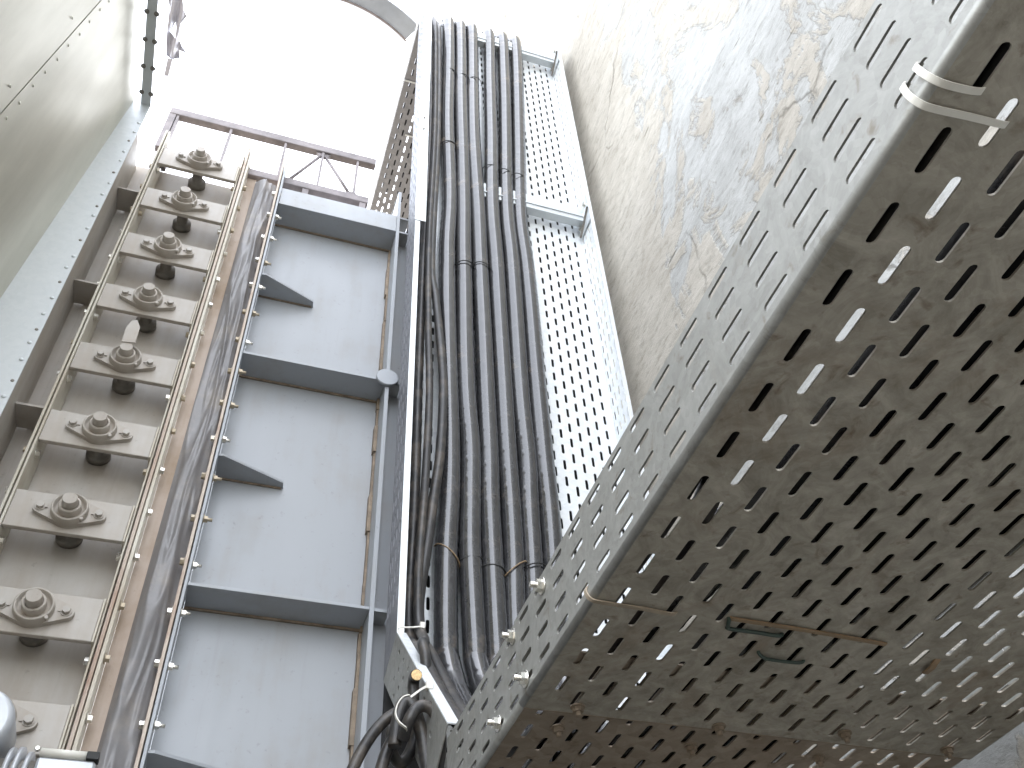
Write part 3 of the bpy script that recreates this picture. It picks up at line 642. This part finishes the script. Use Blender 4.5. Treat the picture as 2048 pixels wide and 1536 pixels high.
tie([(.3325, 1.556, .994), (.334, 1.552, .9975), (.357, 1.548, .999), (.377, 1.550, 1.004), (.385, 1.565, 1.004)], (0, .6, .8), .0045, .0016, 'white cable tie bridging the top of the tray bend')
solo('tie_head', MB().box(.372, .3815, 1.542, 1.551, .997, 1.011, .001), 'nylon', 'white tie head at the upper end of the tray bend', 'tie head', base=(.377, 1.547, 1.004))
tie([(.334, 1.318, .751), (.324, 1.316, .744), (.316, 1.316, .737), (.305, 1.32, .728)], (0, 0, 1), .0042, .0016, 'white cable tie from the bent lip to the cable tails')
solo('tie_head', MB().box(.3285, .3395, 1.312, 1.322, .743, .757, .001), 'nylon', 'white tie head halfway down the bent tray lip', 'tie head', base=(.334, 1.317, .75))
tie([(.297, 1.29, .7145), (.293, 1.288, .713), (.285, 1.287, .708), (.278, 1.287, .696), (.276, 1.287, .681), (.282, 1.287, .669), (.293, 1.29, .663), (.297, 1.30, .664)], (0, 1, 0), .005, .0018, 'white tie ring looped round the hanging cable tails')
# ties round the conduits
for z, who in ((1.235, range(6)), (2.33, (1, 2)), (3.02, (0,)), (2.93, (3, 4, 5)), (3.60, (0, 1, 2))):
    for i in who:
        x = paths[i][min(range(10), key=lambda k: abs(zs[k] - z))] + (.003 if z > 3.3 else 0)
        dz = random.uniform(-.012, .012); br = z == 1.235 and i in (0, 3); sl = (.05 if i == 3 else -.05) if br else random.uniform(-.012, .012)
        m = MB().tube([(x + .0285 * math.cos(a), YC + .0285 * math.sin(a), z + dz + sl * math.cos(a) * .5) for a in [math.pi + math.pi * k / 14 for k in range(15)]], .0017, 6)
        solo('conduit_tie', m, 'nylon_brown' if br else 'black',
             {0: 'thin tie round the leftmost conduit', 1: 'thin tie round the second conduit', 2: 'thin tie round the third conduit', 3: 'thin tie round the fourth conduit', 4: 'thin tie round the fifth conduit', 5: 'thin tie round the rightmost conduit'}[i] + {1.235: ', low above the overhead tray', 2.33: ', at half height', 3.02: ', in the upper third', 2.93: ', in the upper third', 3.60: ', near the tray top'}[z], 'cable tie', 'ties round the conduits', base=(x, YC, z))

# ------------------------------------------------------------------ overhead: torn film on its batten, curved hood
tf = thing('torn_film', (-.83, 2.4, 5.0), 'torn grey plastic film with a hole, hanging in rags against the sky', 'plastic sheet')
outl = [(-.871, 2.10), (-.871, 2.288), (-.858, 2.338), (-.858, 2.407), (-.858, 2.468), (-.857, 2.548), (-.855, 2.614), (-.824, 2.619), (-.795, 2.616), (-.787, 2.655), (-.785, 2.607), (-.796, 2.573), (-.781, 2.562), (-.752, 2.568), (-.778, 2.538), (-.796, 2.512), (-.796, 2.444), (-.794, 2.401), (-.77, 2.363), (-.785, 2.329), (-.796, 2.265), (-.76, 2.18), (-.79, 2.10)]
hole = [(-.826, 2.419), (-.845, 2.473), (-.813, 2.486), (-.815, 2.435)]
import bmesh
from mathutils.geometry import tessellate_polygon, delaunay_2d_cdt
pts2 = [Vector(p) for p in outl + hole]; n0 = len(outl)
for a in range(40):
    for b in range(14):
        pts2.append(Vector((-.87 + .12 * b / 13 + .003 * random.random(), 2.10 + .55 * a / 39 + .003 * random.random())))
ed_ = [(i, (i + 1) % n0) for i in range(n0)] + [(n0 + i, n0 + (i + 1) % 4) for i in range(4)]
cv, ce_, cf, _, _, _ = delaunay_2d_cdt(pts2, ed_, [], 0, 1e-5)
def inside(p, poly):
    c = False
    for i in range(len(poly)):
        (x1, y1), (x2, y2) = poly[i - 1], poly[i]
        if (y1 > p[1]) != (y2 > p[1]) and p[0] < (x2 - x1) * (p[1] - y1) / (y2 - y1) + x1: c = not c
    return c
fm = MB(); zv = lambda p: 5.0 + .03 * noise.noise(Vector((p[0] * 22 + p[1] * 5, p[1] * 4, 3))) + .02 * math.sin(p[0] * 130 + p[1] * 14)
keep = [f for f in cf if inside(sum((cv[i] for i in f), Vector((0, 0))) / len(f), outl) and not inside(sum((cv[i] for i in f), Vector((0, 0))) / len(f), hole)]
for dz in (0, .0012): fm.add([(v.x, v.y, zv(v) + dz) for v in cv], keep, True)
part('film', fm, 'plastic_film', tf)
part('batten', MB().box(-.862, -.8585, 1.4, 2.62, 5.04, 5.065), 'guard_steel', tf)
part('film_strip', MB().prism([(-.844, 2.615), (-.818, 2.612), (-.832, 2.717), (-.855, 2.721)], 'z', 4.985, 4.988), 'plastic_film', tf)
hd = thing('curved_hood', (-.05, 3.33, 6.0), 'curved grey sheet metal rim high up against the white sky', 'duct')
def arc_band(prof, a0, a1, n=40):
    vs = []; m = len(prof)
    for k in range(n + 1):
        a = a0 + (a1 - a0) * k / n
        for r, z in prof: vs.append((-.05 + r * math.cos(a), 3.33 + r * math.sin(a), z))
    fs = [(k * m + j, k * m + (j + 1) % m, (k + 1) * m + (j + 1) % m, (k + 1) * m + j) for k in range(n) for j in range(m)] + [tuple(range(m)), tuple(range(n * m, n * m + m))]
    return MB().add(vs, fs, False)
A0, A1 = math.radians(-112), math.radians(-57.5)
part('rim_flange', arc_band([(.893, 6.0), (1.010, 6.02), (1.010, 6.06), (1.006, 6.06), (1.004, 6.024), (.893, 6.004)], A0, A1), 'hood_sheet', hd)
part('seam_bead', arc_band([(.884, 5.988), (.896, 5.988), (.896, 5.9995), (.884, 5.9995)], A0, A1 + .01), 'guard_steel', hd)
part('hood_wall', arc_band([(.882, 5.99), (.878, 5.99), (.80, 6.06), (.804, 6.06)], A0, A1), 'hood_sheet', hd)

for o in bpy.data.objects:
    if '_b' in o: del o['_b']
